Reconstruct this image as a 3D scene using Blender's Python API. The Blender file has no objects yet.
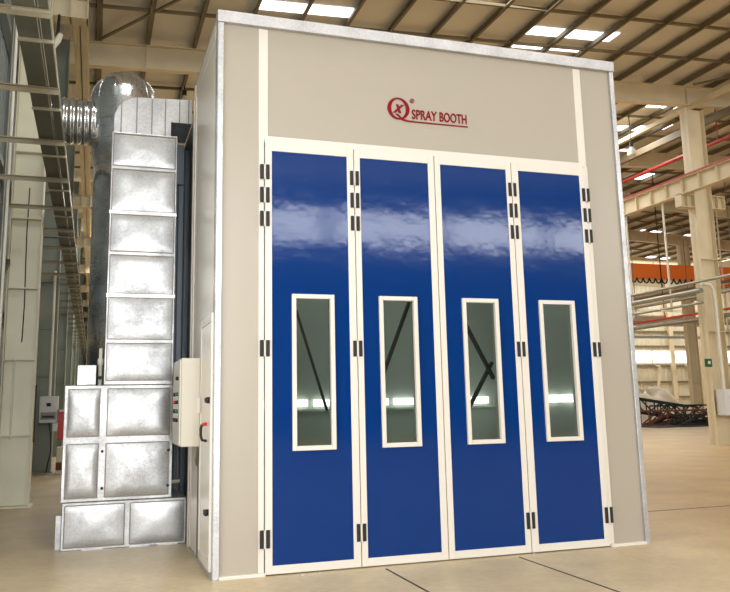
import bpy, math, random
from mathutils import Vector, Matrix
random.seed(7)
SC = bpy.context.scene
COL = SC.collection
PI = math.pi

# ------------------------------------------------------------------ materials
def srgb(r, g, b):
    f = lambda c: (c/255/12.92) if c/255 <= .04045 else ((c/255+.055)/1.055)**2.4
    return (f(r), f(g), f(b), 1)

def mat(name, col, rough=.5, metal=0, spec=.5, coat=0, coat_rough=.1, noise=None, bump=None, rvar=None):
    """noise=(scale, amount) colour variation; bump=(scale, strength); rvar=(scale, amount) roughness variation"""
    m = bpy.data.materials.new(name); m.use_nodes = True
    nt = m.node_tree; n = nt.nodes; l = nt.links
    b = n['Principled BSDF']
    b.inputs['Base Color'].default_value = col
    b.inputs['Roughness'].default_value = rough
    b.inputs['Metallic'].default_value = metal
    b.inputs['Specular IOR Level'].default_value = spec
    b.inputs['Coat Weight'].default_value = coat
    b.inputs['Coat Roughness'].default_value = coat_rough
    tc = n.new('ShaderNodeTexCoord')
    if noise:
        t = n.new('ShaderNodeTexNoise'); t.inputs['Scale'].default_value = noise[0]; t.inputs['Detail'].default_value = 5
        l.new(tc.outputs['Object'], t.inputs['Vector'])
        mr = n.new('ShaderNodeMapRange'); mr.inputs[1].default_value = .3; mr.inputs[2].default_value = .7
        mr.inputs[3].default_value = 1-noise[1]; mr.inputs[4].default_value = 1+noise[1]
        l.new(t.outputs['Fac'], mr.inputs[0])
        vm = n.new('ShaderNodeVectorMath'); vm.operation = 'SCALE'; vm.inputs[0].default_value = col[:3]
        l.new(mr.outputs[0], vm.inputs['Scale']); l.new(vm.outputs[0], b.inputs['Base Color'])
    if rvar:
        t = n.new('ShaderNodeTexNoise'); t.inputs['Scale'].default_value = rvar[0]; t.inputs['Detail'].default_value = 3
        l.new(tc.outputs['Object'], t.inputs['Vector'])
        mr = n.new('ShaderNodeMapRange'); mr.inputs[1].default_value = .3; mr.inputs[2].default_value = .7
        mr.inputs[3].default_value = max(.02, rough-rvar[1]); mr.inputs[4].default_value = rough+rvar[1]
        l.new(t.outputs['Fac'], mr.inputs[0]); l.new(mr.outputs[0], b.inputs['Roughness'])
    if bump:
        t = n.new('ShaderNodeTexNoise'); t.inputs['Scale'].default_value = bump[0]; t.inputs['Detail'].default_value = 3
        l.new(tc.outputs['Object'], t.inputs['Vector'])
        bp = n.new('ShaderNodeBump'); bp.inputs['Strength'].default_value = bump[1]; bp.inputs['Distance'].default_value = .02
        l.new(t.outputs['Fac'], bp.inputs['Height']); l.new(bp.outputs[0], b.inputs['Normal'])
    return m

def emit(name, col, s):
    m = bpy.data.materials.new(name); m.use_nodes = True
    nt = m.node_tree; nt.nodes.clear()
    o = nt.nodes.new('ShaderNodeOutputMaterial'); e = nt.nodes.new('ShaderNodeEmission')
    e.inputs[0].default_value = col; e.inputs[1].default_value = s
    nt.links.new(e.outputs[0], o.inputs[0]); return m

def glass_mat(name, tint):
    m = bpy.data.materials.new(name); m.use_nodes = True
    nt = m.node_tree; nt.nodes.clear(); n = nt.nodes; l = nt.links
    o = n.new('ShaderNodeOutputMaterial'); mx = n.new('ShaderNodeMixShader')
    t = n.new('ShaderNodeBsdfTransparent'); t.inputs[0].default_value = tint
    g = n.new('ShaderNodeBsdfGlossy'); g.inputs['Roughness'].default_value = .05
    f = n.new('ShaderNodeFresnel'); f.inputs[0].default_value = 1.5
    l.new(f.outputs[0], mx.inputs[0]); l.new(t.outputs[0], mx.inputs[1]); l.new(g.outputs[0], mx.inputs[2])
    l.new(mx.outputs[0], o.inputs[0]); return m

def floor_mat():
    m = mat('concrete_floor', srgb(196,174,146), rough=.42, spec=.4)
    nt = m.node_tree; n = nt.nodes; l = nt.links; b = n['Principled BSDF']
    tc = n.new('ShaderNodeTexCoord')
    t1 = n.new('ShaderNodeTexNoise'); t1.inputs['Scale'].default_value = .9; t1.inputs['Detail'].default_value = 8; t1.inputs['Roughness'].default_value = .65
    t2 = n.new('ShaderNodeTexNoise'); t2.inputs['Scale'].default_value = 14; t2.inputs['Detail'].default_value = 6
    l.new(tc.outputs['Object'], t1.inputs['Vector']); l.new(tc.outputs['Object'], t2.inputs['Vector'])
    r1 = n.new('ShaderNodeValToRGB')
    r1.color_ramp.elements[0].position = .3; r1.color_ramp.elements[0].color = srgb(180,161,128)
    r1.color_ramp.elements[1].position = .72; r1.color_ramp.elements[1].color = srgb(210,192,158)
    l.new(t1.outputs['Fac'], r1.inputs[0])
    mr = n.new('ShaderNodeMapRange'); mr.inputs[1].default_value=.3; mr.inputs[2].default_value=.7; mr.inputs[3].default_value=.93; mr.inputs[4].default_value=1.06
    l.new(t2.outputs['Fac'], mr.inputs[0])
    vm = n.new('ShaderNodeVectorMath'); vm.operation='SCALE'; l.new(r1.outputs[0], vm.inputs[0]); l.new(mr.outputs[0], vm.inputs['Scale'])
    # slab colour turns warmer and browner toward the bays east of the booth
    sx = n.new('ShaderNodeSeparateXYZ'); l.new(tc.outputs['Object'], sx.inputs[0])
    w = n.new('ShaderNodeMapRange'); w.inputs[1].default_value=3.2; w.inputs[2].default_value=7; l.new(sx.outputs['X'], w.inputs[0])
    mx = n.new('ShaderNodeMix'); mx.data_type='RGBA'; mx.blend_type='MULTIPLY'
    l.new(w.outputs[0], mx.inputs['Factor']); l.new(vm.outputs[0], mx.inputs['A']); mx.inputs['B'].default_value = (.97,.86,.70,1)
    l.new(mx.outputs['Result'], b.inputs['Base Color'])
    bp = n.new('ShaderNodeBump'); bp.inputs['Strength'].default_value=.15; bp.inputs['Distance'].default_value=.01
    l.new(t2.outputs['Fac'], bp.inputs['Height']); l.new(bp.outputs[0], b.inputs['Normal'])
    return m

def galv(name, base, rough, metal=.85, scale=9, dark=.7, bump=.25):
    m = mat(name, base, rough=rough, metal=metal)
    nt = m.node_tree; n = nt.nodes; l = nt.links; b = n['Principled BSDF']
    tc = n.new('ShaderNodeTexCoord')
    v = n.new('ShaderNodeTexVoronoi'); v.inputs['Scale'].default_value = scale*6
    t = n.new('ShaderNodeTexNoise'); t.inputs['Scale'].default_value = scale*.35; t.inputs['Detail'].default_value = 6
    l.new(tc.outputs['Object'], v.inputs['Vector']); l.new(tc.outputs['Object'], t.inputs['Vector'])
    bw = n.new('ShaderNodeRGBToBW'); l.new(v.outputs['Color'], bw.inputs[0])
    ad = n.new('ShaderNodeMath'); ad.operation='MULTIPLY_ADD'; ad.inputs[1].default_value=.25
    l.new(bw.outputs[0], ad.inputs[0]); l.new(t.outputs['Fac'], ad.inputs[2])
    mr = n.new('ShaderNodeMapRange'); mr.inputs[1].default_value=.38; mr.inputs[2].default_value=.85; mr.inputs[3].default_value=dark; mr.inputs[4].default_value=1.05
    l.new(ad.outputs[0], mr.inputs[0])
    vm = n.new('ShaderNodeVectorMath'); vm.operation='SCALE'; vm.inputs[0].default_value = base[:3]
    l.new(mr.outputs[0], vm.inputs['Scale']); l.new(vm.outputs[0], b.inputs['Base Color'])
    r = n.new('ShaderNodeMapRange'); r.inputs[1].default_value=.38; r.inputs[2].default_value=.85; r.inputs[3].default_value=rough+.1; r.inputs[4].default_value=max(.05,rough-.06)
    l.new(ad.outputs[0], r.inputs[0]); l.new(r.outputs[0], b.inputs['Roughness'])
    bp = n.new('ShaderNodeBump'); bp.inputs['Strength'].default_value=bump; bp.inputs['Distance'].default_value=.03
    l.new(t.outputs['Fac'], bp.inputs['Height']); l.new(bp.outputs[0], b.inputs['Normal'])
    return m

M = dict(
    booth   = mat('booth_beige', srgb(168,159,145), rough=.3, spec=.45, bump=(2.2,.04)),
    booth_s = mat('booth_side_white', srgb(228,220,206), rough=.25, spec=.6),
    white   = mat('white_aluminium', srgb(218,212,202), rough=.35),
    blue    = mat('blue_lacquer', srgb(0,47,112), rough=.085, spec=.27, coat=0, coat_rough=.2, bump=(3.0,.12)),
    black   = mat('black_plastic', srgb(18,16,18), rough=.6),
    rubber  = mat('dark_seal', srgb(70,66,62), rough=.7),
    red     = mat('sign_red', srgb(128,0,16), rough=.6, spec=.2),
    redp    = mat('red_paint', srgb(168,50,38), rough=.5),
    redbox  = mat('red_box_paint', srgb(196,30,28), rough=.4),
    orange  = mat('crane_orange', srgb(255,128,46), rough=.5),
    cream   = mat('cream_paint', srgb(214,199,166), rough=.5, noise=(1.5,.06)),
    creamw  = mat('cream_wall', srgb(214,206,180), rough=.6, noise=(.6,.05)),
    greencr = mat('column_grey_cream', srgb(226,221,196), rough=.5, noise=(1.2,.08)),
    deck    = mat('roof_deck', srgb(214,208,196), rough=.75, noise=(.35,.05)),
    purlin  = mat('purlin_steel', srgb(124,112,88), rough=.6),
    galv    = galv('galvanised_sheet', (.44,.44,.44,1), .36, metal=.8, bump=.12),
    galvd   = galv('galvanised_duct', (.80,.81,.82,1), .2, metal=.95, dark=.6, bump=.12),
    trim    = galv('galvanised_trim', (.56,.56,.57,1), .34, metal=.55, bump=.15),
    seam    = mat('sheet_seam', srgb(120,112,106), rough=.45, metal=.6),
    tray    = mat('tray_steel', srgb(84,84,72), rough=.5, metal=.3, noise=(2,.15)),
    bracket = mat('bracket_steel', srgb(140,130,106), rough=.5, metal=.3),
    trayl   = mat('tray_edge_steel', srgb(176,170,148), rough=.4, metal=.5),
    wall    = mat('wall_sheet', srgb(148,158,158), rough=.5, metal=.2, noise=(.5,.12)),
    dark    = mat('dark_sheet', srgb(132,142,152), rough=.45, metal=.2, noise=(.8,.12)),
    inside  = mat('booth_inside', srgb(186,190,184), rough=.5, noise=(1.2,.06)),
    strut   = mat('dark_strut', srgb(40,40,38), rough=.6),
    scrap   = mat('scrap_green', srgb(28,40,38), rough=.6, noise=(3,.3)),
    scrapr  = mat('scrap_rust', srgb(110,66,50), rough=.8, noise=(3,.3)),
    mound   = mat('mound_cloth', srgb(205,196,176), rough=.9, noise=(1.5,.15)),
    pipe    = mat('pipe_silver', srgb(150,148,138), rough=.35, metal=.6),
    pipew   = mat('pipe_white', srgb(226,222,206), rough=.4),
    box     = mat('panel_box_grey', srgb(214,216,216), rough=.4),
    boxc    = mat('control_box_cream', srgb(200,193,178), rough=.4),
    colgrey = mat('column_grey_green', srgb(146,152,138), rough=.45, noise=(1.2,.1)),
    green   = mat('sign_green', srgb(20,90,62), rough=.4),
    glass   = glass_mat('booth_glass', (.68,.73,.68,1)),
    wglass  = mat('dark_window_glass', srgb(44,58,66), rough=.1),
    light   = emit('mirrored_glow', (1,1,.97,1), 5.0),  # glow for the bright band mirrored in the booth glass
    sky     = emit('daylight_pane', (.97,.98,1,1), 3.2),
    floor   = floor_mat(),
)

# ------------------------------------------------------------------ mesh builder
class MB:
    def __init__(s): s.v=[]; s.f=[]; s.sm=[]
    def add(s, vs, fs, smooth=False):
        o=len(s.v); s.v += [tuple(v) for v in vs]
        for f in fs: s.f.append([i+o for i in f]); s.sm.append(smooth)
        return s
    def box(s, x0,x1,y0,y1,z0,z1):
        vs=[(x,y,z) for x in (x0,x1) for y in (y0,y1) for z in (z0,z1)]
        return s.add(vs, [(0,1,3,2),(4,6,7,5),(0,4,5,1),(2,3,7,6),(0,2,6,4),(1,5,7,3)])
    def bar(s, a, b, w, h=None):
        """rectangular bar from a to b"""
        h = h or w
        a=Vector(a); b=Vector(b); d=(b-a).normalized()
        up = Vector((0,0,1)) if abs(d.z)<.95 else Vector((0,1,0))
        u = d.cross(up).normalized()*w/2; v = d.cross(u).normalized()*h/2
        vs=[p+i*u+j*v for p in (a,b) for i,j in ((-1,-1),(1,-1),(1,1),(-1,1))]
        return s.add(vs, [(0,1,2,3),(7,6,5,4),(0,4,5,1),(1,5,6,2),(2,6,7,3),(3,7,4,0)])
    def tube(s, pts, r, n=14, caps=True):
        pts=[Vector(p) for p in pts]; rs = r if isinstance(r,(list,tuple)) else [r]*len(pts)
        rings=[]; pu=None
        for i,p in enumerate(pts):
            if i==0: d=pts[1]-p
            elif i==len(pts)-1: d=p-pts[i-1]
            else: d=(pts[i+1]-p).normalized()+(p-pts[i-1]).normalized()
            d=d.normalized()
            if pu is None:
                up=Vector((0,0,1)) if abs(d.z)<.9 else Vector((0,1,0)); u=d.cross(up).normalized()
            else:
                u=(pu-d*pu.dot(d)).normalized()
            pu=u; w=d.cross(u)
            rings.append([p+rs[i]*(math.cos(2*PI*k/n)*u+math.sin(2*PI*k/n)*w) for k in range(n)])
        vs=[v for r_ in rings for v in r_]
        fs=[(i*n+k,i*n+(k+1)%n,(i+1)*n+(k+1)%n,(i+1)*n+k) for i in range(len(rings)-1) for k in range(n)]
        s.add(vs,fs,True)
        if caps:
            s.add(rings[0],[tuple(range(n))]); s.add(rings[-1],[tuple(range(n-1,-1,-1))])
        return s
    def prism(s, prof, axis, a, b):
        """profile of 2-D points extruded along an axis (0,1,2) from a to b"""
        def P(p,t):
            return (t,p[0],p[1]) if axis==0 else ((p[0],t,p[1]) if axis==1 else (p[0],p[1],t))
        n=len(prof)
        vs=[P(p,a) for p in prof]+[P(p,b) for p in prof]
        return s.add(vs,[tuple(range(n)),tuple(range(2*n-1,n-1,-1))]+[(i,(i+1)%n,n+(i+1)%n,n+i) for i in range(n)])
    def pillow(s, x0,x1,z0,z1,y,depth,n=10,mode='cone'):
        """cross-broken sheet panel on the plane y, bulging toward -y"""
        vs=[];fs=[]
        for j in range(n+1):
            for i in range(n+1):
                a=i/n; b=j/n
                e=min(a,1-a,b,1-b)*2
                h=depth*(min(1,e*6)*.35 + e*.65)
                vs.append((x0+(x1-x0)*a, y-h, z0+(z1-z0)*b))
        for j in range(n):
            for i in range(n):
                k=j*(n+1)+i; fs.append((k,k+1,k+n+2,k+n+1))
        return s.add(vs,fs,True)
    def build(s, name, m, parent=None, bevel=0, loc=None):
        me=bpy.data.meshes.new(name); me.from_pydata([Vector(v) for v in s.v],[],s.f)
        me.validate(); 
        me.polygons.foreach_set('use_smooth', s.sm[:len(me.polygons)])
        me.materials.append(m)
        import bmesh
        bm=bmesh.new(); bm.from_mesh(me); bmesh.ops.recalc_face_normals(bm, faces=bm.faces); bm.to_mesh(me); bm.free()
        o=bpy.data.objects.new(name,me); COL.objects.link(o)
        if parent is not None:
            o.parent=parent
            # shapes are given in world coordinates: keep them there
            o.matrix_parent_inverse = root_matrix(parent).inverted()
        if bevel:
            b=o.modifiers.new('bevel','BEVEL'); b.width=bevel; b.segments=2; b.limit_method='ANGLE'
        return o

def root_matrix(o):
    m = Matrix.Translation(o.location) @ o.rotation_euler.to_matrix().to_4x4()
    return root_matrix(o.parent) @ o.matrix_parent_inverse @ m if o.parent else m

def thing(name, label, cat, loc=(0,0,0), group=None):
    o=bpy.data.objects.new(name,None); COL.objects.link(o); o.location=loc; o.empty_display_size=.2
    return tag(o,label,cat,group)
def tag(o, label=None, cat=None, group=None, kind=None):
    if label: o['label']=label
    if cat: o['category']=cat
    if group: o['group']=group
    if kind: o['kind']=kind
    return o
def struct(name, mb, m, bevel=0):
    return tag(mb.build(name,m,None,bevel),kind='structure')
def kids(o): return [c for c in bpy.data.objects if c.parent is o]
def dup(root, off, label=None):
    """copy of a thing, its parts and their sub-parts, moved by off"""
    def rec(o,par):
        c=o.copy(); COL.objects.link(c)
        if par is not None: c.parent=par
        for k in kids(o):
            rec(k,c)
        return c
    r=rec(root,None); r.location=Vector(root.location)+Vector(off)
    if label: r['label']=label
    return r

# ------------------------------------------------------------------ camera
rx=(-.31186818,.17229477,-.01852059)
def cam_axes(a,b,c):
    ca,sa,cb,sb=math.cos(a),math.sin(a),math.cos(b),math.sin(b)
    f=Vector((-sa*cb,ca*cb,sb)); r=Vector((ca,sa,0)); u=r.cross(f)
    cc,s_=math.cos(c),math.sin(c)
    return cc*r+s_*u, -s_*r+cc*u, f
r_,u_,f_=cam_axes(*rx)
cd=bpy.data.cameras.new('camera'); cam=bpy.data.objects.new('camera',cd); COL.objects.link(cam)
mw=Matrix((( r_.x,u_.x,-f_.x,-1.05213),(r_.y,u_.y,-f_.y,-7.33304),(r_.z,u_.z,-f_.z,1.51537),(0,0,0,1)))
cam.matrix_world=mw
cd.sensor_fit='HORIZONTAL'; cd.sensor_width=36; cd.lens=787.6836/730*36
cd.shift_x=(365-348.3447)/730; cd.shift_y=(266.4482-296)/730
cd.clip_end=300; cd.clip_start=.05
SC.camera=cam

# ------------------------------------------------------------------ hall shell
RIDGE=27.
def roof_z(x):            # underside of purlins
    return 11.2+.044*(min(x,RIDGE)+1.5) - .044*max(0,x-RIDGE)
XW=-2.62; YB=48.6; YF=-28.; XR=56.; YL=83.6

struct('floor', MB().box(XW-.4,XR+1,YF-1,YL+1,-.3,0), M['floor'])
# saw-cut joints in the slab: narrow dark strips of sealant lying in the floor
jb=MB()
for x in (1.585,2.98,-4.9): 
    if x>XW: jb.box(x-.011,x+.011,-9,-.12,.0,.0025)
jb.box(5.2,20,1.988,2.012,.0,.0026)
struct('trim_1', jb, M['rubber'])

# roof deck with the two translucent strips left out as their own panes
cb=MB()
def deck_piece(x0,x1,y0,y1,dz=.24,t=.06):
    for a,b in ((x0,min(x1,RIDGE)),(max(x0,RIDGE),x1)):
        if b-a<=0.001: continue
        za,zb=roof_z(a)+dz, roof_z(b)+dz
        cb.add([(a,y0,za),(b,y0,zb),(b,y1,zb),(a,y1,za),(a,y0,za+t),(b,y0,zb+t),(b,y1,zb+t),(a,y1,za+t)],
               [(0,1,2,3),(4,7,6,5),(0,4,5,1),(1,5,6,2),(2,6,7,3),(3,7,4,0)])
skyl=[ # x0,x1,y0,y1
    (2.66,3.84,10.88,11.33),(3.90,5.1,10.86,11.33),(10.42,11.63,10.86,11.31),(11.70,12.93,10.85,11.31),(13.05,13.28,10.75,11.3),
    (10.5,11.6,12.08,12.18),(11.72,12.9,12.05,12.15),
    (18.3,18.9,15.6,16.0),(19.0,19.6,15.65,16.0),(18.7,19.3,18.1,18.6),(19.4,20.1,18.0,18.5),(20.3,20.9,17.6,18.2),(20.5,21.6,20.9,21.5)]
deck_piece(XW-.3,XR,YF,YB+.2)
deck_piece(XW-.3,8.2,YB+.2,YL+.2)
struct('ceiling', cb, M['deck'])
# rooflight panes: each lies just under the deck sheet
def rooflight(i,x0,x1,y0,y1):
    m=MB(); za,zb=roof_z(x0)+.205,roof_z(x1)+.205; t=.03
    m.add([(x0,y0,za),(x1,y0,zb),(x1,y1,zb),(x0,y1,za),(x0,y0,za+t),(x1,y0,zb+t),(x1,y1,zb+t),(x0,y1,za+t)],
          [(0,1,2,3),(4,7,6,5),(0,4,5,1),(1,5,6,2),(2,6,7,3),(3,7,4,0)])
    struct('window_%d'%i, m, M['sky'])
skyl += [(24.3,25.4,24.3,25.3),(26,27.4,28.4,29.4),(27.6,29,28.4,29.4),(29.2,30.4,28.4,29.4),(33,35,34.9,36),(36.5,38,34.9,36),(34,36,41.8,43),(38.5,41,41.8,43)]
for i,s in enumerate(skyl): rooflight(i+20,*s)

# purlins (front to back), sag bars and rafters: part of the roof
def zsec(x,y0,y1,h=.2,w=.075):
    z=roof_z(x); t=.012
    return MB().box(x-.012,x+.012,y0,y1,z,z+h).box(x-w,x,y0,y1,z,z+t).box(x,x+w,y0,y1,z+h-t,z+h).box(x-w,x-w+t,y0,y1,z,z+.03)
k=-2; n=0
while True:
    x=.03+1.272*k; k+=1
    if x>45: break
    y1 = YL if x<8 else YB
    struct('ceiling_purlin', zsec(x,-9,y1), M['purlin'])
frames=[-7.4+7*i for i in range(9)]
for F in frames:
    for d in (1.9,3.9,5.6):
        y=F-d; m=MB()
        if y<-8: continue
        for a,b in ((XW,RIDGE),(RIDGE,45)):
            m.bar((a,y,roof_z(a)+.1),(b,y,roof_z(b)+.1),.07,.08)
        struct('ceiling_tie', m, M['purlin'])
for a_,b_ in (((-1.2,13.4),(1.3,9.9)),((18.2,13.4),(24.2,7.2)),((24.2,20.4),(18.3,14.0))):
    struct('ceiling_brace', MB().bar((a_[0],a_[1],roof_z(a_[0])+.03),(b_[0],b_[1],roof_z(b_[0])+.03),.06), M['purlin'])
def rafter(F,x0,x1):
    m=MB(); segs=[(x0,min(x1,RIDGE)),(max(x0,RIDGE),x1)]
    D=.68
    for a,b in segs:
        if b-a<.01: continue
        za,zb=roof_z(a),roof_z(b)
        m.prism([(a,za-D),(b,zb-D),(b,zb-.003),(a,za-.003)],1,F-.006,F+.006)
        for q,t in ((0,-.02),(-D,.02)):
            m.prism([(a,za+q-.002),(b,zb+q-.002),(b,zb+q+t),(a,za+q+t)],1,F-.12,F+.12)
        k=math.ceil((a+.8)/3.0)*3
        while k<b:
            z=roof_z(k); m.box(k-.01,k+.01,F-.1,F+.1,z-D,z-.01); k+=3.0
    return m
for F in frames: 
    struct('ceiling_rafter', rafter(F,-1.97,45), M['cream'])
for F in [55.6,62.6,69.6,76.6]:
    struct('ceiling_rafter', rafter(F,-1.97,8), M['cream'])

# corrugated side wall
def corrugated(axis, a, b, z0, z1, pos, pitch=.3, d=.045, thick=.06, sgn=1):
    prof=[]; t=a
    while t<b:
        for q,h in ((0,0),(.35,0),(.5,1),(.85,1)):
            prof.append((min(t+q*pitch,b), pos+sgn*h*d))
        t+=pitch
    prof.append((b,pos)); n=len(prof)
    vs=[]
    for z in (z0,z1):
        for p in prof: vs.append((p[1],p[0],z) if axis==1 else (p[0],p[1],z))
    for z in (z0,z1):
        for p in prof: vs.append((pos-sgn*thick,p[0],z) if axis==1 else (p[0],pos-sgn*thick,z))
    fs=[(i,i+1,n+i+1,n+i) for i in range(n-1)]+[(2*n+i,3*n+i,3*n+i+1,2*n+i+1) for i in range(n-1)]
    fs+=[(n+i,n+i+1,3*n+i+1,3*n+i) for i in range(n-1)]+[(i,2*n+i,2*n+i+1,i+1) for i in range(n-1)]
    m=MB(); m.add(vs,fs); return m
wl=corrugated(1,YF,-5.6,0,11.4,XW-.05)
for a_,b_,z0_ in ((-5.6,-.8,4.2),(-.8,YL,0)):
    w_=corrugated(1,a_,b_,z0_,11.4,XW-.05); wl.add(w_.v,w_.f)
struct('wall_left', wl, M['wall'])
gd=MB().box(XW-.1,XW+.08,-5.75,-5.6,0,4.35).box(XW-.1,XW+.08,-.8,-.65,0,4.35).box(XW-.1,XW+.08,-5.6,-.8,4.2,4.35)
struct('unseen_gate_1', gd, M['cream'])  # unseen gate frame, added around the side fill opening
struct('wall_back', corrugated(0,8,XR,0,12.6,YB+.05,pitch=.45,sgn=-1), M['creamw'])
struct('wall_far', MB().box(XW,8.1,YL,YL+.2,0,11.8), M['creamw'])
struct('wall_side', MB().box(8,8.2,YB+.1,YL,0,11.9), M['creamw'])
struct('wall_right', MB().box(XR,XR+.2,YF,YB,0,12), M['creamw'])
# front wall far behind the photographer, with its long high window band
fw=MB().box(3.6,XR,YF-.2,YF,0,7.6).box(XW,XR,YF-.2,YF,7.6,9.2).box(XW,XR,YF-.2,YF,10.75,12.6)
for k in range(1,10): fw.box(XW+6*k-.15,XW+6*k+.15,YF-.2,YF,9.2,10.75)
struct('wall_front', fw, M['wall'])
gd=MB().box(3.45,3.6,YF-.1,YF+.1,0,7.9).box(XW,XW+.15,YF-.1,YF+.1,0,7.9).box(XW,3.6,YF-.1,YF+.1,7.6,7.9)
struct('unseen_gate_2', gd, M['cream'])  # unseen gate frame, added around the front fill opening
# girts along the back wall
g=MB()
for z in (1.5,2.75,4.1,5.75,7.0,8.3): g.box(8.2,XR,YB-.14,YB-.0,z,z+.14)
struct('trim_2', g, M['purlin'])
g=MB()
for z in (3.0,5.2,7.4,9.6): g.box(XW,XW+.12,-20,YL,z,z+.1)
struct('trim_3', g, M['wall'])
# window band in the back wall
wp=MB().box(38.,XR-.5,YB-.10,YB-.06,4.42,5.42)
win=struct('window_1', wp, M['sky'])
fr=MB().box(38.,XR-.5,YB-.16,YB-.05,4.34,4.42).box(38.,XR-.5,YB-.16,YB-.05,5.42,5.5)
x=38.
while x<XR-.4:
    fr.box(x-.05,x+.05,YB-.16,YB-.05,4.42,5.42); x+=1.9
fr.build('window_frame',M['cream'],win)
# office window low in the corrugated wall
w2=struct('window_2', MB().box(XW-.02,XW+.03,1.2,6.35,.35,2.45), M['wglass'])
MB().box(XW-.02,XW+.06,1.1,6.45,2.45,2.6).box(XW-.02,XW+.06,6.3,6.38,.35,2.45).box(XW-.02,XW+.06,5.75,5.8,.35,2.45).box(XW-.02,XW+.06,1.1,6.45,.25,.35).build('window_frame',M['cream'],w2)

# ------------------------------------------------------------------ columns
def column(F,x0,x1,m_,labels,corbels,ztop,stiff,upper=None):
    """crane column: web across the hall, flanges, corbels that carry the crane beams"""
    t=thing('steel_column',labels,'column',((x0+x1)/2,F,0))
    zc=corbels[0][2] if corbels else ztop
    a,b=x0,x1
    m=MB().box(a,b,F-.008,F+.008,0.02,ztop).box(a,a+.02,F-.17,F+.17,0.02,ztop).box(b-.02,b,F-.17,F+.17,0.02,ztop)
    m.build('shaft',m_,t)
    MB().box(a-.04,b+.04,F-.21,F+.21,0,.025).build('base_plate',m_,t)
    for z in stiff:
        MB().box(a+.02,b-.02,F-.15,F+.15,z,z+.02).build('stiffener',m_,t)
    for c0,c1,z0,z1 in corbels:
        MB().box(c0,c1,F-.006,F+.006,z0,z1).box(c0,c1,F-.15,F+.15,z1-.02,z1).box(c0,c1,F-.15,F+.15,z0,z0+.02)\
            .box((c0+c1)/2-.01,(c0+c1)/2+.01,F-.14,F+.14,z0,z1).box(c1-.02 if c0>a else c0,c1 if c0>a else c0+.02,F-.15,F+.15,z0,z1)\
            .build('corbel',M['cream'],t)
    return t
XI,XO=-1.97,-2.47
left_frames=[6.6+7*i for i in range(11)]
for i,F in enumerate(left_frames):
    lab = {0:'nearest cream steel column, just in front of the corrugated wall with a pale conduit down its web',
           1:'grey-green steel column carrying the small grey electrical box, next to the red box'}.get(i,'grey-green crane column with cream corbel in the receding row along the corrugated wall')
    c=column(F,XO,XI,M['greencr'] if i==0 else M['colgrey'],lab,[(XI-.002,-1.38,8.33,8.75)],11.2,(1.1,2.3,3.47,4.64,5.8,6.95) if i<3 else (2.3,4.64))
    if i>1: c['group']='columns receding along the corrugated wall'
    if i==0:
        MB().tube([(-2.3,F-.05,1.05),(-2.3,F-.05,2.35)],.016,8).build('conduit',M['pipew'],c)
        MB().box(-1.95,-1.925,F-.2,F-.172,1.0,1.9).build('cable_cover',M['black'],c)
        MB().tube([(-2.2,F-.05,5.2),(-2.21,F-.06,4.4),(-2.19,F-.05,3.2),(-2.2,F-.05,2.6)],.009,6).build('cable',M['strut'],c)
# crane columns east of the booth
c=column(13.6,17.83,18.55,M['cream'],'tall cream crane column just past the booth, bearing a white box and conduit','column' and [(17.3,17.84,7.75,8.2),(18.54,19.1,7.75,8.2)],11.25,(1.2,3.6,6.0))
far_cols=[]
c=column(34.6,35.35,36.1,M['cream'],'distant cream column beside the scrap steel heap',[(34.8,35.36,7.75,8.2),(36.09,36.6,7.75,8.2)],11.7,(2.4,))
c=column(20.6,35.35,36.1,M['cream'],'cream crane column beyond the picture edge, east row',[(34.8,35.36,7.75,8.2)],11.7,(2.4,)) if False else None
for F in (41.6,):
    c=column(F,35.35,36.1,M['cream'],'far cream column half hidden by the booth edge',[(34.8,35.36,7.75,8.2)],11.7,(2.4,))
# end-wall posts of the back wall
for k,x in enumerate((41.6,45.6,48.4,52.2)):
    t=tag(MB().box(x-.14,x+.14,YB-.42,YB-.16,0,12).box(x-.2,x+.2,YB-.45,YB-.4,0,12).box(x-.24,x+.24,YB-.46,YB-.15,0,.03).build('wall_post',M['cream']),
      'slim cream post standing against the pale back wall','post','posts along the back wall')
# raking props in front of the back wall
for k,(xa,xb) in enumerate(((44.0,43.0),(47.0,48.0))):
    tag(MB().bar((xa,YB-.65,4.1),(xb,YB-.9,.04),.16,.16).box(xb-.25,xb+.25,YB-1.1,YB-.7,0,.06).bar((xa,YB-.65,4.1),(xa,YB-.12,4.2),.12).build('raking_prop',M['cream']),
        ('cream raking prop leaning on the back wall, by the booth edge','cream raking prop leaning on the back wall, by the far column')[k],'prop')

# crane runway beams
def runway(x,y0,y1,z0,z1,label,cat='crane beam',stf=1.15,rail=True,mm='cream',grp=None):
    t=thing('crane_runway_beam',label,cat,(x,y0,z0),grp)
    MB().box(x-.01,x+.01,y0,y1,z0,z1).box(x-.13,x+.13,y0,y1,z0,z0+.025).box(x-.14,x+.14,y0,y1,z1-.025,z1).build('girder',M[mm],t)
    if rail: MB().box(x-.16,x-.11,y0,y1,z1+.001,z1+.06).build('conductor_rail',M['redp'],t)
    m=MB(); y=y0+.2
    while y<y1:
        m.box(x-.11,x-.012,y,y+.02,z0+.025,z1-.026); y+=stf
    s=m.build('stiffener',M[mm],t); 
    return t
runway(-1.55,-8,83,8.752,9.2,'cream crane runway beam on the corbels along the corrugated wall',rail=False,stf=1.75)
runway(17.55,4,41,8.202,8.76,'cream crane runway beam with red conductor rail and stiffeners past the booth',stf=.78)
runway(35.08,13.6,47.8,8.202,8.76,'distant cream runway beam meeting the orange crane bridge',rail=False,stf=1.75)

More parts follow.
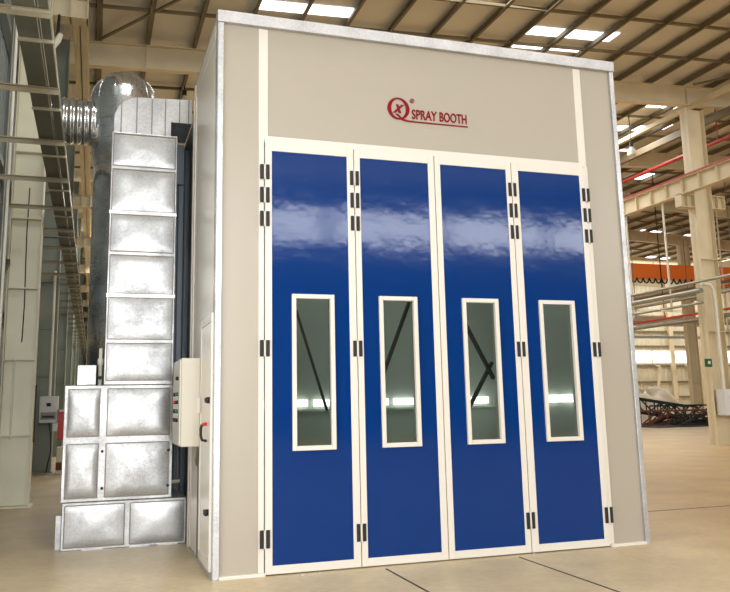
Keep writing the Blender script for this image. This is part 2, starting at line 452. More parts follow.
# strut beams along the column tops
tag(MB().box(18.12,18.28,-6,48,11.3,11.45).build('eave_strut',M['cream']),'square cream strut running front to back at the column head','strut')
tag(MB().box(19.2,19.36,-2,48,11.0,11.25).build('steel_strut',M['purlin']),'dark brown steel strut under the roof beyond the crane column','strut')
sp=MB().tube([(19.6,4,10.38),(19.6,46,10.38)],.07,10)
for y in range(7,46,7): sp.bar((19.6,y,10.4),(19.6,y,roof_z(19.6)+.23),.025)
tag(sp.build('sprinkler_pipe',M['redp']),'long red sprinkler pipe slung under the roof behind the crane column','pipe')

# orange crane bridge, lower than the roof, far away
t=thing('overhead_crane','bright orange overhead crane bridge spanning the far bay','crane',(18.9,30,8.2))
MB().box(19.05,34.9,29.8,30.2,8.25,9.1).build('bridge_girder',M['orange'],t)
MB().box(18.85,19.25,28.6,31.4,8.77,9.0).build('end_carriage',M['orange'],t)
MB().box(34.9,35.3,28.6,31.4,8.77,9.0).build('end_carriage',M['orange'],t)
fb=MB()
for k in range(13):
    x=27.6+.42*k; fb.tube([(x,29.65,8.24),(x+.1,29.65,8.02),(x+.21,29.65,7.96),(x+.32,29.65,8.02),(x+.42,29.65,8.24)],.045,6)
fb.build('festoon_cable',M['black'],t)
t=thing('overhead_crane','second orange crane bridge, seen past the tall crane column','crane',(36.5,32,8.4))
MB().box(36.5,50,31.8,32.2,8.6,9.4).build('bridge_girder',M['orange'],t)
MB().box(36.4,36.8,30.8,33.2,8.3,8.6).build('end_carriage',M['orange'],t)
runway(36.6,20,47,7.7+.502,8.3,'cream runway beam under the second orange crane',rail=False,stf=2)

# pipe rack slung from the runway beam
for k,(z,r,nm) in enumerate(((5.19,.05,'upper thin silver pipe slung on white hangers past the booth'),(4.90,.085,'thick silver pipe slung just under the thin upper one'),(4.5,.045,'lowest thin silver pipe slung below the thick one'))):
    tag(MB().tube([(17.45,4 if k==0 else 13.1,z),(17.45,40,z)],r,10).build('service_pipe',M['pipe']),nm,'pipe')
for k,(y,z0) in enumerate(((10.9,4.3),(14.75,4.4),(16.75,4.35),(23,4.3))):
    t=thing('pipe_hanger',('white hanger rod holding the silver pipes, left of the tall column' if k==1 else 'white hanger rod holding the silver pipes, beside the booth edge' if k==2 else 'white hanger rod of the silver pipes, nearer than the tall column' if k==0 else 'white hanger rod of the silver pipes, hidden far behind the booth'),'hanger',(17.6,y,z0))
    MB().bar((17.62,y,8.2),(17.62,y,z0),.05).build('rod',M['pipew'],t)
    MB().bar((17.62,y,z0+.03),(17.2,y,z0+.03),.05).build('crossbar',M['pipew'],t)
for k,(x,z,r,mm,lb) in enumerate(((22.5,5.6,.07,'pipe','silver pipe in the bay beyond the tall column'),(22.5,4.9,.05,'redp','thin red pipe in the bay beyond the tall column'),
        (26.5,5.2,.1,'pipe','thick silver pipe in the far bay over the scrap heap'),(30.0,7.4,.08,'purlin','dark pipe in the far bay just under the orange crane'))):
    m=MB().tube([(x,12,z),(x,46,z)],r,8)
    for y in (14,21,28,35,42): m.bar((x,y,z),(x,y,roof_z(x)+.23),.03)
    tag(m.build('service_pipe',M[mm]),lb,'pipe')
# far thin drop rods with a rail
for k,(x,y) in enumerate(((31.83,27.3),(33.102,27.3))):
    tag(MB().bar((x,y,roof_z(x)),(x,y,5.1),.06).bar((x-.25,y,5.1),(x+.25,y,5.1),.06).build('drop_rod',M['pipew']),
       ('thin pale drop rod in the far bay, nearer the booth','thin pale drop rod in the far bay, nearer the far column')[k],'rod')
for k,(y,z,r) in enumerate(((34.6,6.3,.14),(41.6,6.9,.2),(41.6,7.8,.12),(46,6.2,.15),(46,7.2,.12))):
    tag(MB().box(30,48,y-.62,y-.62+r,z,z+r*1.4).build('cross_beam',M[('cream','purlin','cream','pipe','purlin')[k]]),
        ('cream cross beam over the scrap heap','dark cross beam in the far bay','upper cream cross beam in the far bay','silver cross pipe before the back wall','dark rail high before the back wall')[k],'beam')

# ------------------------------------------------------------------ things on the columns
t=thing('electrical_box','small light grey electrical box on the grey-green column beside the red box','electrical box',(-2.07,13.3,1.2))
MB().box(-2.28,-1.86,13.12,13.42,1.19,1.82).build('body',M['box'],t,.01)
MB().box(-2.12,-2.02,13.105,13.122,1.58,1.66).build('socket',M['black'],t)
MB().box(-2.24,-1.9,13.1,13.122,1.27,1.44).build('lower_cover',M['seam'],t)
MB().box(-2.2,-1.94,13.09,13.102,1.31,1.36).build('switch_row',M['black'],t)
MB().tube([(-2.07,13.3,1.82),(-2.07,13.3,4.9)],.035,10).build('conduit',M['pipew'],t)
MB().tube([(-2.05,13.25,1.19),(-2.0,13.2,.9),(-1.98,13.2,.5),(-2.04,13.2,.25),(-2.07,13.3,.02)],.012,6).build('cable',M['strut'],t)
t=thing('fire_hose_box','red box hanging beside the small grey electrical box','fire box',(-1.87,13.2,.76))
MB().box(-1.84,-1.67,13.0,13.42,.78,1.5).build('body',M['redbox'],t,.01)
MB().box(-1.968,-1.84,13.25,13.4,1.0,1.3).build('bracket',M['pipe'],t)
MB().box(-1.82,-1.7,12.985,13.0,1.45,1.5).build('handle',M['white'],t)
t=thing('storage_crate','cream and brown crate on the floor beneath the red box','crate',(-1.8,13.2,0))
MB().box(-1.84,-1.56,12.85,13.35,0,.62).build('body',M['creamw'],t,.01)
MB().box(-1.845,-1.555,12.84,12.85,.1,.28).build('brown_band',M['scrapr'],t)

t=thing('electrical_box','white electrical box with a black socket on the tall crane column','electrical box',(18.25,13.3,.93))
MB().box(17.9,18.62,13.05,13.42,.93,1.75).build('body',M['box'],t,.01)
MB().box(18.12,18.3,13.03,13.05,1.45,1.53).build('socket',M['black'],t)
MB().tube([(18.08,13.25,1.75),(18.08,13.25,4.75),(18.05,13.25,4.95),(17.95,13.25,5.1),(17.6,13.25,5.16)],.06,10).build('conduit',M['pipew'],t)
t=thing('exit_sign','small dark green sign with a white mark on the tall crane column','sign',(17.72,13.3,2.45))
MB().box(17.6,17.83,13.36,13.43,2.46,2.72).build('body',M['green'],t)
MB().box(17.67,17.76,13.35,13.36,2.55,2.65).build('white_mark',M['white'],t)

# ------------------------------------------------------------------ cable trays along the wall
def tray(x0,x1,z,label,h,mm):
    t=thing('cable_tray',label,'cable tray',(x0,-6,z))
    MB().box(x0,x1,-6.5,60,z,z+.012).build('tray_bed',M[mm],t)
    MB().box(x0-.008,x0,-6.5,60,z-.0,z+h).build('side_rail',M['tray'],t)
    MB().box(x1,x1+.008,-6.5,60,z-.0,z+h).build('side_rail',M['trayl'],t)
    cc=MB()
    for k in range(3):
        xx=x0+(k+.6)*(x1-x0)/3.4; cc.tube([(xx,-6.4,z+.04),(xx+.01,20,z+.05),(xx,59,z+.04)],.022,6)
    cc.build('cable',M['strut'],t)
    return t
wide_tray=tray(-1.785,-1.62,4.75,'wider dark cable tray running along the wall, nearer the cream columns',.1,'tray')
tray(-1.585,-1.515,4.75,'narrow dark cable tray running on the booth side of the wider tray',.1,'tray')
tray(-2.22,-2.1,5.6,'upper cable tray close to the corrugated wall',.08,'tray') if False else None
proto=None
for k in range(24):
    y=-2.55+1.72*k*.98
    if proto is None:
        b=MB().box(-2.6,-1.50,y-.02,y+.02,4.735,4.745).box(-2.6,-1.50,y+.01,y+.02,4.68,4.735)
        proto=tag(b.build('tray_bracket',M['bracket']),'long steel bracket reaching from the wall under both cable trays','bracket','wall brackets under the cable trays')
        proto_y=y
    else:
        c=proto.copy(); c.location.y = (y-proto_y); COL.objects.link(c)
for k in range(40):
    y=-2.0+.57*k
    if k%3==1: continue
    MB().box(-1.80,-1.50,y-.014,y+.014,4.72,4.748).build('crossbar',M['trayl'],wide_tray)
# vertical pipes and cross bracing against the wall
tag(MB().tube([(-2.3,4.3,0),(-2.3,4.3,10.5)],.022,8).build('riser_pipe',M['pipew']),'thin pale riser pipe climbing the corrugated wall','pipe')
tag(MB().tube([(-2.42,5.0,0),(-2.42,5.0,10.5)],.03,8).build('riser_pipe',M['pipe']),'thin grey riser pipe beside the pale one on the wall','pipe')
for k,(a,b,l) in enumerate((((-2.52,-.2,3.9),(-2.52,6.4,2.9),'dark diagonal brace crossing the corrugated wall, falling toward the nearest column'),((-2.46,-.6,.9),(-2.46,6.4,3.9),'dark diagonal brace crossing the corrugated wall, rising toward the nearest column'))):
    tag(MB().bar(a,b,.07,.09).build('wall_brace',M['tray']),l,'brace')
# crossbars between wall and far columns
t=thing('wall_lamp','small white lamp fixed at the crane beam by the nearest column','lamp',(-1.9,6.1,7.5))
MB().tube([(-1.86,6.44,8.33),(-1.86,6.3,7.95),(-1.88,6.1,7.7)],.025,8).build('arm',M['strut'],t)
MB().tube([(-1.93,6.1,7.52),(-1.85,6.1,7.7),(-1.80,6.1,7.82)],[.035,.06,.04],12).build('lamp_head',M['pipew'],t)

# high-bay lamps under the far roof
def bay_lamp(x,y,z,label):
    t=thing('high_bay_lamp',label,'lamp',(x,y,z))
    MB().tube([(x,y,z-.28),(x,y,z-.1),(x,y,z),(x,y,z+.06)],[.17,.15,.07,.05],16).build('lamp_shade',M['pipew'],t)
    MB().tube([(x,y,z+.06),(x,y,z+.22)],.07,10).build('ballast',M['strut'],t)
    MB().tube([(x,y,z+.22),(x,y,roof_z(x))],.02,6).build('rod',M['strut'],t)
bay_lamp(1.302,16.2,10.95,'grey high bay lamp between the booth top and the round duct')
bay_lamp(17.838,16.4,10.75,'high bay lamp above the booth edge past the main beam')
bay_lamp(24.198,20.0,10.0,'high bay lamp over the far bay beyond the tall column')

# ------------------------------------------------------------------ scrap heap
def truss(a,b,h,d,label,mm,grp=None):
    t=thing('scrap_truss',label,'scrap steel',a)
    a=Vector(a); b=Vector(b); L=(b-a); up=Vector((0,0,h))
    m=MB()
    side=L.cross(Vector((0,0,1))).normalized()*d
    for s_ in (0,1):
        for q in (0,1): m.bar(a+s_*side+q*up,b+s_*side+q*up,.09)
    m.build('chord',M[mm],t)
    w=MB(); N=max(3,int(L.length/.9))
    for i in range(N):
        p=a+L*(i/N); q=a+L*((i+1)/N)
        for s_ in (0,1):
            w.bar(p+s_*side+(up if i%2 else Vector()),q+s_*side+(Vector() if i%2 else up),.06)
            w.bar(p+s_*side,p+s_*side+up,.05)
        w.bar(p,p+side,.05); w.bar(p+up,p+side+up,.05)
    w.build('lattice',M[mm],t); return t
truss((27.5,29.6,.06),(31.9,29.1,.06),.75,.8,'rust red lattice frame low in the scrap heap','scrapr')
truss((27.0,30.9,.9),(31.5,30.5,.2),.75,.8,'dark green lattice frame lying tilted atop the scrap heap','scrap')
truss((28.5,28.3,.1),(32.3,27.9,.06),.5,.8,'dark green lattice frame along the front of the scrap heap','scrap')
truss((30.2,32.2,.1),(33.6,31.8,.1),.95,.8,'dark green lattice frame at the column end of the heap','scrap')
truss((32.2,29.5,.15),(34.1,30.6,1.35),.3,.5,'dark slender frame sticking up at the column end of the heap','scrap')
for k in range(14):
    a=(27.4+.35*k,28.6+random.uniform(0,2.2),.06+random.uniform(0,.1)); ang=random.uniform(-.4,.4)+.0
    L=random.uniform(1.6,3.2)
    tag(MB().bar(a,(a[0]+L*math.cos(ang),a[1]-L*math.sin(ang)*.6,a[2]+random.uniform(.1,.9)),.11).build('scrap_bar',M['scrap'] if k%3 else M['scrapr']),
        'loose steel bar lying in the scrap heap','scrap bar','loose bars in the scrap heap')
tag(MB().box(26.5,34.2,27.0,32.4,0,.05).build('steel_sheet',M['scrap']),'flat dark steel sheet under the scrap heap','sheet')
# covered mound behind the scrap
def mound(cx,cy,rx_,ry_,h,seed):
    rnd=random.Random(seed); m=MB(); N=40;R=14; vs=[]
    for j in range(R+1):
        t=j/R
        for i in range(N):
            a=2*PI*i/N; w=1+.10*math.sin(3*a+seed)+.06*math.sin(7*a)
            r=t; z=h*(1-t**2.6)*(.82+.12*math.sin(4*a+5*t+seed)+.1*math.sin(9*t+2*a))
            vs.append((cx+rx_*r*w*math.cos(a),cy+ry_*r*w*math.sin(a),max(0,z)))
    fs=[(j*N+i,j*N+(i+1)%N,(j+1)*N+(i+1)%N,(j+1)*N+i) for j in range(R) for i in range(N)]
    m.add(vs,fs,True); return m
tag(mound(34.6,38.2,3.6,2.4,2.25,2).build('gravel_mound',M['mound']),'pale grey mound behind the scrap steel heap','mound',kind='stuff')

# ------------------------------------------------------------------ galvanised plant beside the booth
def cabinet(name,label,x0,x1,y0,y1,z0,z1,cols,rows,frame=.035,depth=.035,cat='duct cabinet',seam=None):
    t=thing(name,label,cat,((x0+x1)/2,y0,z0))
    MB().box(x0,x1,y0,y1,z0,z1).build('casing',M['galv'],t,.006)
    for i in range(len(cols)-1):
        for j in range(len(rows)-1):
            MB().pillow(cols[i]+frame,cols[i+1]-frame,rows[j]+frame,rows[j+1]-frame,y0-.002,depth*.6).build('panel',M['galv'],t)
    bars=MB()
    def edge(a,b): bars.bar(a,b,.012,.012)
    for i in range(len(cols)-1):
        for j in range(len(rows)-1):
            c0,c1,r0,r1=cols[i]+frame,cols[i+1]-frame,rows[j]+frame,rows[j+1]-frame
            for a,b in (((c0,r0),(c1,r0)),((c1,r0),(c1,r1)),((c1,r1),(c0,r1)),((c0,r1),(c0,r0))):
                edge((a[0],y0-.003,a[1]),(b[0],y0-.003,b[1]))
    bars.build('seam',M['seam'],t)
    return t
Y0=2.1
t=cabinet('floor_plenum','low galvanised plenum box on the floor against the booth wall',-1.34,-.005,Y0-.02,3.05,0,.5,(-1.34,-.65,-.005),(0,.5),frame=.03,depth=.03)
MB().box(-1.40,-1.34,Y0+.1,Y0+.2,.0,.36).build('side_flange',M['galv'],t)
for x in (-1.0,-.5,-.2): MB().box(x-.12,x+.1,Y0-.05,Y0-.02,0,.012).build('foot',M['trim'],t)
t=cabinet('duct_cabinet','galvanised filter cabinet of four quilted panels stacked on the low plenum box',-1.36,-.17,Y0,3.05,.503,1.77,(-1.36,-.94,-.17),(.503,1.165,1.77),frame=.04,depth=.045)
for x,z in ((-.94,1.04),(-.93,.64),(-.215,1.03),(-.215,.64)):
    MB().tube([(x,Y0-.03,z),(x,Y0,z)],.016,10).build('latch',M['black'],t)
rows=(1.80,2.27,2.80,3.30,3.79,4.34,4.78)
t=cabinet('duct_tower','tall shiny galvanised duct tower of six stacked panels beside the booth',-.95,-.18,Y0,2.95,1.773,4.78,(-.95,-.18),rows,frame=.022,depth=.035)
for z in (2.8,3.79):
    MB().box(-.955,-.175,Y0-.012,Y0,z-.02,z+.02).build('flange',M['trim'],t)
# elbow on top of the tower, into the booth wall
t=thing('duct_elbow','rounded galvanised duct elbow atop the tall tower, entering the booth','duct',(-.6,2.5,4.785))
prof=[(-.93,4.785)]
for k in range(0,10):
    a=PI-(PI/2)*k/9; prof.append((-.93+.30+.30*math.cos(a), 4.95+.30*math.sin(a)))
prof += [(-.01,5.28),(-.01,4.97),(-.26,4.97),(-.26,4.785)]
MB().prism(prof,1,Y0+.03,2.9).build('duct_body',M['galv'],t)
sm=MB()
for x,z0,z1 in ((-.85,4.79,5.15),(-.67,4.79,5.245),(-.49,4.79,5.25),(-.33,4.79,5.255),(-.16,4.975,5.265),(-.05,4.975,5.27)):
    sm.box(x-.006,x+.006,Y0+.018,Y0+.03,z0,z1)
sm.build('seam',M['seam'],t)
# small galvanised box on the cabinet
tag(MB().box(-1.24,-1.03,Y0+.02,2.5,1.773,2.0).build('galvanised_box',M['galv'],None,.008),'small galvanised box sitting on the cabinet beside the tower foot','box')
t=thing('pipe_valve','small brass-pale valve stack between the small box and the tower','valve',(-.99,2.3,1.773))
MB().tube([(-.99,2.3,1.773),(-.99,2.3,2.0),(-.99,2.3,2.02),(-.99,2.3,2.07),(-.99,2.3,2.09),(-.99,2.3,2.2)],[.022,.022,.034,.034,.02,.02],10).build('stem',M['pipew'],t)
MB().tube([(-.99,2.27,1.86),(-.99,2.25,1.86)],.022,10).build('knob',M['black'],t)

# round exhaust stack with lobster-back elbow and flexible pipe to the wall
CX,CY,R0=-.79,3.44,.37
t=thing('exhaust_stack','big round galvanised exhaust duct with domed top standing behind the rectangular tower','duct',(CX,CY,0))
MB().tube([(CX,CY,0),(CX,CY,4.86)],R0,40).build('vertical_pipe',M['galvd'],t)
pz=[(4.70,.37),(4.86,.40),(5.04,.43),(5.06,.43),(5.30,.455),(5.32,.455),(5.60,.455),(5.62,.45)]
for k in range(1,9):
    a=(PI/2)*k/8; pz.append((5.62+.46*math.sin(a), max(.45*math.cos(a),.004)))
MB().tube([(CX+.0,CY,z) for z,r in pz],[r for z,r in pz],44).build('domed_elbow',M['galvd'],t)
for z,r in ((4.72,.378),(5.05,.438),(5.31,.463)):
    MB().tube([(CX+.0*(z>4.8),CY,z-.012),(CX+.0*(z>4.8),CY,z+.012)],r,44).build('band',M['galvd'],t)
gz=MB()
for q in range(0,12):
    th=2*PI*q/12+.2
    gz.tube([(CX+.0+.452*math.cos(a_)*math.cos(th),CY+.452*math.cos(a_)*math.sin(th),5.62+.462*math.sin(a_)) for a_ in [PI/2*k/8 for k in range(8)]],.007,5)
gz.build('dome_seam',M['galvd'],t)
PZ=5.33; Rc=.40
rib=[]; rr=[]
path=[]
xx=CX-Rc+.08
while xx>-1.70:
    path.append((xx,CY,PZ)); xx-=.015
rr=[.31+.014*math.cos(i*2*PI/6) for i in range(len(path))]
MB().tube([(-1.70,CY,PZ),(-1.76,CY,PZ)],.335,28).build('end_flange',M['galvd'],t)
MB().tube(path,rr,28).build('flexible_pipe',M['galvd'],t)

# ------------------------------------------------------------------ THE BOOTH
W=4.60; H=5.40; DF=1.9; DB=6.0
booth=thing('spray_booth','tall beige spray booth with four blue folding doors','spray booth',(W/2,0,0))
def part(mb,name,m_,bev=0,parent=None): return mb.build(name,M[m_] if isinstance(m_,str) else m_,parent or booth,bev)
# front cladding
part(MB().box(.001,.455,.02,.09,.03,5.28),'front_panel','booth')
part(MB().box(4.12,4.551,.02,.09,.03,5.28),'front_panel','booth')
part(MB().box(.455,4.12,.02,.10,4.10,5.28),'header_panel','booth')
# cover strips
part(MB().box(.41,.462,.004,.05,.03,4.1).box(.41,.505,.010,.05,4.1,5.27),'cover_strip','white',.003)
part(MB().box(4.115,4.17,.004,.05,.03,4.1).box(4.07,4.165,.010,.05,4.1,5.27),'cover_strip','white',.003)
part(MB().box(.468,4.11,.004,.06,4.075,4.14),'door_head','white',.003)
# galvanised trims
part(MB().box(-.01,4.61,-.03,.099,5.28,5.40),'top_trim','trim',.004)
part(MB().box(0,.055,-.012,.018,0,5.28).box(-.006,0,-.012,.10,0,5.28),'corner_trim','trim',.003)
part(MB().box(4.551,4.606,-.012,.06,0,5.28),'corner_trim','trim',.003)
part(MB().box(.055,.47,-.03,.02,0,.03),'base_trim','white',.003)
part(MB().box(4.115,4.55,-.03,.02,0,.03),'base_trim','white',.003)
# side walls, roof, floor, inner lining, rear
part(MB().box(0,.06,.10,1.78,.03,5.35),'side_wall','booth_s')
part(MB().box(W-.06,W,.10,1.92,.03,5.34).box(W-.06,W,1.92,DB,.03,4.93),'side_wall','booth_s')
part(MB().box(-.012,.05,1.70,1.79,0,5.16).box(-.018,.0,1.815,1.90,0,5.16).box(-.01,.05,1.78,1.9,0,5.34),'rear_post','white',.004)
part(MB().box(-.008,-.001,.12,1.69,5.16,5.335),'side_trim','booth_s')
part(MB().box(-.01,.0,.1,1.8,0,.03),'side_base_trim','trim')
part(MB().box(.0,W,.10,1.92,5.34,5.395).box(0,W,1.92,DB,4.93,4.97),'roof','wall')
part(MB().box(.06,W,1.86,1.92,4.93,5.34),'rear_fascia','booth_s')
part(corrugated(0,-.30,W,0,4.93,3.05,pitch=.16,d=.03,sgn=-1,thick=.04),'rear_housing','dark')
part(MB().box(-.24,-.012,2.96,2.99,4.42,4.965),'duct_plate','dark')
part(MB().box(-.30,-.26,3.05,DB,0,4.93).box(-.30,W,DB-.05,DB,0,4.93).box(-.30,0,3.05,DB,4.93,4.97),'rear_wall','dark')
MBi=MB().box(.10,.14,.14,3.0,.02,4.84).box(4.46,4.5,.14,3.0,.02,4.84).box(.10,4.5,.14,3.0,4.84,4.88)
part(MBi,'inner_lining','inside')
part(MB().box(.14,4.46,2.96,3.0,.02,4.84),'inner_wall','inside') 
part(MB().box(.10,4.5,.12,3.0,0,.02),'booth_floor','inside')
# inner rail, then glowing strips and a frame added as the glass's reflection
part(MB().box(.14,4.46,2.93,2.96,1.42,1.45),'inner_rail','inside')
for k in range(11):
    x=.22+.38*k
    part(MB().box(x,x+.29,2.90,2.955,1.485,1.575),'mirrored_strip','light')
for k in range(6):
    y=.6+.38*k
    part(MB().box(4.40,4.455,y,y+.29,1.485,1.575),'mirrored_strip','light')
part(MB().box(4.43,4.455,2.1,2.5,1.75,2.02),'mirrored_frame','white')
# hall bracing mirrored in the door glass, added as bars behind it
for a,b,w in (((.86,.34,2.45),(1.17,.34,1.45),.022),((2.09,.34,2.56),(1.70,.34,1.62),.045),((2.66,.34,2.47),(3.04,.34,1.75),.05),((3.06,.40,1.93),(2.66,.40,1.28),.05)):
    part(MB().bar(a,b,w,.03),'mirrored_brace','strut')
# ---- four door leaves
leaves=[(.472,1.384),(1.392,2.274),(2.282,3.184),(3.192,4.108)]
wins=[(.73,1.155),(1.62,2.03),(2.53,2.945),(3.43,3.865)]
blues=[(.538,1.312),(1.452,2.205),(2.345,3.122),(3.272,4.045)]
dl=['first folding door leaf','second','third','fourth']
for i,((a,b),(w0,w1),(p0,p1)) in enumerate(zip(leaves,wins,blues)):
    z0,z1=.012,4.072; wz0,wz1=1.09,2.565; bz0,bz1=.085,3.985
    d=MB()
    for X0,X1,Z0,Z1 in ((p0,w0,bz0,bz1),(w1,p1,bz0,bz1),(w0,w1,bz0,wz0),(w0,w1,wz1,bz1)):
        pass
    # one blue panel with the window opening cut out (ring of quads, front/back)
    xs=[p0,w0,w1,p1]; zs=[bz0,wz0,wz1,bz1]; vs=[(x,y,z) for y in (-.004,.05) for z in zs for x in xs]
    def ix(y,j,i_): return y*16+j*4+i_
    fs=[]
    for j in range(3):
        for q in range(3):
            if j==1 and q==1: continue
            fs.append((ix(0,j,q),ix(0,j,q+1),ix(0,j+1,q+1),ix(0,j+1,q)))
            fs.append((ix(1,j,q),ix(1,j+1,q),ix(1,j+1,q+1),ix(1,j,q+1)))
    for j,q,j2,q2 in ((0,0,0,3),(3,0,3,3)):
        for s_ in range(3): fs.append((ix(0,j,s_),ix(1,j,s_),ix(1,j,s_+1),ix(0,j,s_+1)))
    for q in (0,3):
        for s_ in range(3): fs.append((ix(0,s_,q),ix(0,s_+1,q),ix(1,s_+1,q),ix(1,s_,q)))
    d.add(vs,fs)
    door=part(d,'door_leaf','blue')
    door['label']=('blue door leaf nearest the control box','blue door leaf second from the control box','blue door leaf third from the control box','blue door leaf farthest from the control box')[i]
    part(MB().box(a,p0,-.012,.055,z0,z1).box(p1,b,-.012,.055,z0,z1).box(p0,p1,-.012,.055,z0,bz0).box(p0,p1,-.012,.055,bz1,z1),'door_frame','white',.003,door)
    f=.042
    part(MB().box(w0,w0+f,-.03,.06,wz0,wz1).box(w1-f,w1,-.03,.06,wz0,wz1).box(w0+f,w1-f,-.03,.06,wz0,wz0+f).box(w0+f,w1-f,-.03,.06,wz1-f,wz1),'window_frame','white',.004,door)
    part(MB().box(w0+f,w1-f,.012,.02,wz0+f,wz1-f),'window_glass','glass',0,door)
# hinges
doors=[o for o in kids(booth) if o.name.startswith('door_leaf')]
hz=[(3.69,3.84),(3.455,3.61),(3.22,3.37),(1.965,2.12),(.24,.40)]
for X,o in ((.466,doors[0]),(1.388,doors[1]),(3.188,doors[2]),(4.112,doors[3])):
    for z0,z1 in hz:
        h=part(MB().box(X-.046,X-.012,-.024,-.012,z0,z1).box(X+.014,X+.048,-.024,-.012,z0,z1),'hinge','black',.004,o)
        part(MB().tube([(X+.001,-.02,z0),(X+.001,-.02,z1)],.009,8),'hinge_pin','white',0,o)
# ---- side service door
sd=part(MB().box(-.016,0,.10,.80,.14,2.30),'side_door','booth_s',.004)
part(MB().box(-.026,-.0,.06,.10,.06,2.38).box(-.026,0,.80,.84,.06,2.38).box(-.026,0,.1,.8,2.30,2.38).box(-.026,0,.1,.8,.06,.14),'side_door_frame','white',.003,sd)
for z in (1.57,.56):
    part(MB().tube([(-.016,.16,z),(-.05,.16,z)],.03,12).box(-.06,-.045,.10,.22,z-.022,z+.022),'door_clamp','black',0,sd)
part(MB().tube([(-.016,.36,1.19),(-.06,.36,1.20),(-.072,.36,1.24),(-.072,.36,1.31),(-.06,.36,1.345)],.013,8),'pull_handle','black',0,sd)
hh=part(MB().tube([(-.06,.36,1.345),(-.016,.36,1.35)],.016,8),'handle_end','redbox',0,sd); hh['label']='red end of the black pull handle'
part(MB().tube([(-.02,.95,1.1),(-.03,.98,.98),(-.02,1.02,.93),(-.02,1.1,.98)],.016,8).tube([(-.012,1.0,1.1),(-.012,1.0,.02)],.01,6),'cable_loop','seam')
part(MB().box(-.014,0,1.0,1.5,.25,.85),'side_access_panel','booth_s',.003)
# ---- logo on the header
LY=.0185
def ellipse_ring(cx,cz,rx0,rz0,rx1,rz1,y0,y1,dx=0,n=56,rot=0):
    vs=[];cr,sr=math.cos(rot),math.sin(rot)
    for y in (y0,y1):
        for rx2,rz2,ox in ((rx0,rz0,0),(rx1,rz1,dx)):
            for k in range(n):
                a=2*PI*k/n; X=ox+rx2*math.cos(a); Z=rz2*math.sin(a); vs.append((cx+X*cr-Z*sr,y,cz+X*sr+Z*cr))
    fs=[]
    for k in range(n):
        q=(k+1)%n
        fs+=[(k,q,n+q,n+k),(2*n+k,3*n+k,3*n+q,2*n+q),(k,2*n+k,2*n+q,q),(n+k,n+q,3*n+q,3*n+k)]
    return MB().add(vs,fs)
lg=ellipse_ring(1.905,4.57,.125,.122,.082,.104,LY-.006,LY)
# tail of the Q sweeping into the underline
top=[(1.875,4.515),(1.90,4.508),(1.925,4.485),(1.955,4.463),(2.0,4.452),(2.1,4.447),(2.4,4.446),(2.705,4.447)]
bot=[(1.875,4.500),(1.895,4.488),(1.92,4.462),(1.95,4.440),(2.0,4.433),(2.1,4.432),(2.4,4.433),(2.705,4.434)]
lg.prism(top+bot[::-1],1,LY-.007,LY)
R=ellipse_ring(2.062,4.672,.026,.026,.020,.020,LY-.006,LY)
lg.v+=[]; lg.add(R.v,[tuple(f) for f in R.f])
logo=part(lg,'logo_ring','red')
def text_part(s,name,x0,x1,z0,z1,shear=0,offset=0):
    cu=bpy.data.curves.new(name,'FONT'); cu.body=s; cu.size=1; cu.shear=shear; cu.offset=offset; cu.extrude=.01
    ob=bpy.data.objects.new(name+'_tmp',cu); COL.objects.link(ob)
    bpy.context.view_layer.update()
    dg=bpy.context.evaluated_depsgraph_get(); me=bpy.data.meshes.new_from_object(ob.evaluated_get(dg))
    bpy.data.objects.remove(ob)
    xs=[v.co.x for v in me.vertices]; zs=[v.co.y for v in me.vertices]
    ax,bx,az,bz=min(xs),max(xs),min(zs),max(zs)
    for v in me.vertices:
        X=x0+(v.co.x-ax)/(bx-ax)*(x1-x0); Z=z0+(v.co.y-az)/(bz-az)*(z1-z0); Y=LY-.003-v.co.z*.3
        v.co=(X,Y,Z)
    me.materials.clear(); me.materials.append(M['red'])
    o=bpy.data.objects.new(name,me); COL.objects.link(o); o.parent=booth; o.matrix_parent_inverse=root_matrix(booth).inverted()
    return o
text_part('SPRAY','lettering',2.055,2.345,4.47,4.578,offset=.018)
text_part('BOOTH','lettering',2.375,2.695,4.47,4.578,offset=.018)
text_part('x','logo_letter',1.838,1.972,4.522,4.616,shear=.45,offset=.045)
text_part('R','registered_mark',2.054,2.071,4.660,4.684,offset=.01)

# ---- control box on the side wall
t=thing('control_box','cream electrical control box with switches on the booth side wall','control box',(-.11,1.15,1.12))
MB().box(-.215,-.0275,.80,1.50,1.12,2.0).build('body',M['boxc'],t,.008)
MB().box(-.232,-.215,.815,1.485,1.135,1.985).build('box_door',M['boxc'],t,.004)
for z,ms in ((1.80,('black',)),(1.64,('green','black')),(1.56,('black','redbox')),(1.47,('green','black')),(1.38,('black','black'))):
    for q,mm in enumerate(ms):
        MB().tube([(-.232,.95+.22*q,z),(-.258,.95+.22*q,z)],.02,10).build('switch',M[mm],t)
MB().box(-.06,-.0275,.785,.80,1.45,1.6).build('box_latch',M['white'],t)
# ---- steel frame and pipe seen below the control box
t=thing('pipe_stand','slim grey pipe frame in the gap between the galvanised cabinet and the booth','pipe frame',(-.1,2.75,.5))
MB().tube([(-.12,2.7,.503),(-.12,2.7,1.1)],.012,8).tube([(-.05,2.7,.503),(-.05,2.7,1.1)],.008,8).build('upright',M['pipe'],t)
MB().tube([(-.168,2.7,.62),(-.02,2.7,.625)],.022,8).build('rail',M['pipew'],t)

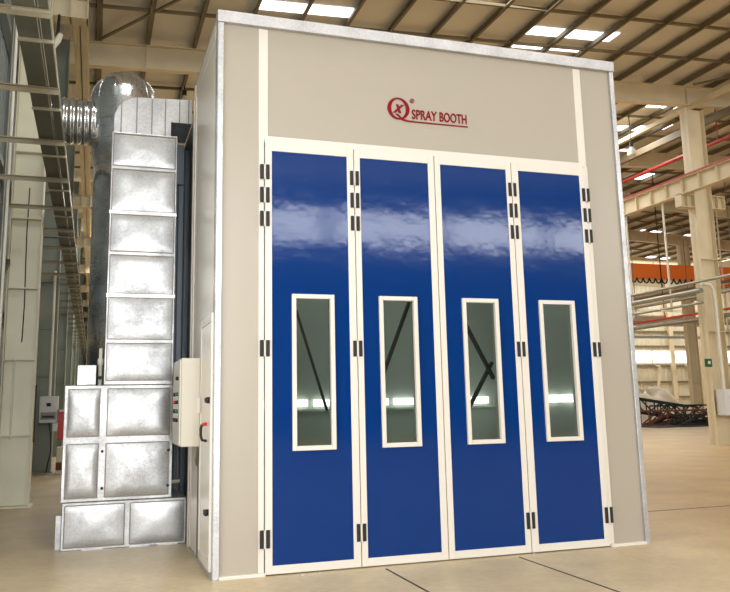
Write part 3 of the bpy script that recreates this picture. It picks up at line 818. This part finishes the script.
# small litter at the door sill
for k,(x,y,l) in enumerate(((.78,-.10,.03),(.95,-.075,.02),(3.16,-.07,.03))):
    tag(MB().box(x,x+l,y,y+.02,0,.012).build('foil_scrap',M['trim']),('scrap of foil on the floor, nearest the corner of the booth','tiny scrap of foil on the floor beside the larger scrap','scrap of foil on the floor under the third blue door')[k],'scrap')

# ------------------------------------------------------------------ light
BAND=3500; SIDE_FILL=190; FRONT_FILL=2300
wd=bpy.data.worlds.new('world'); SC.world=wd; wd.use_nodes=True
bg=wd.node_tree.nodes['Background']; bg.inputs[0].default_value=(.92,.96,1,1); bg.inputs[1].default_value=1.0
def area(name,loc,rot,sx,sy,power,col=(1,1,1)):
    l=bpy.data.lights.new(name,'AREA'); l.shape='RECTANGLE'; l.size=sx; l.size_y=sy; l.energy=power; l.color=col
    o=bpy.data.objects.new(name,l); COL.objects.link(o); o.location=loc; o.rotation_euler=rot; return o
# daylight through the high band of the front wall
area('band_daylight',(18,YF-.35,9.97),(PI/2,0,0),44,1.5,BAND,(.96,.98,1))
area('front_fill_light',(.45,YF-.4,3.9),(PI/2,0,0),5.8,7.4,FRONT_FILL,(.95,.98,1))  # added fill in an unseen gate, brightens the left aisle and tower
area('side_fill_light',(XW-.35,-3.2,2.1),(PI/2,0,-PI/2),4.6,4.0,SIDE_FILL,(1,.99,.96))  # added fill in an unseen gate, brightens the booth side wall
area('booth_fill_light',(2.3,1.5,4.8),(0,0,0),3.2,1.6,45)  # added unseen fill that lights the booth interior evenly
# added fill lights under the closed deck, with no panes of their own
for k,(x,y,q) in enumerate(((6,-20,.1),(5,-8.5,.45),(24,-16,.5),(30,4,.6),(13,17.2,.6),(12,38,1.5),(11,24,.7),(0.5,30,1.5),(14,9,.2),(40,40,.75),(44,45.5,.5),(-.7,-1.5,.6))):
    area('roof_fill_light',(x,y,roof_z(x)-.1),(0,0,0),14 if x>1 else 3,1.6,q*(1500 if x>1 else 500),(1,.98,.94))
vs=SC.view_settings; SC.display_settings.display_device='sRGB'
vs.view_transform='Standard'; vs.look='None'; vs.exposure=0.02; vs.gamma=1; vs.use_curve_mapping=False
SC.cycles.max_bounces=8; SC.cycles.diffuse_bounces=5; SC.cycles.use_denoising=True
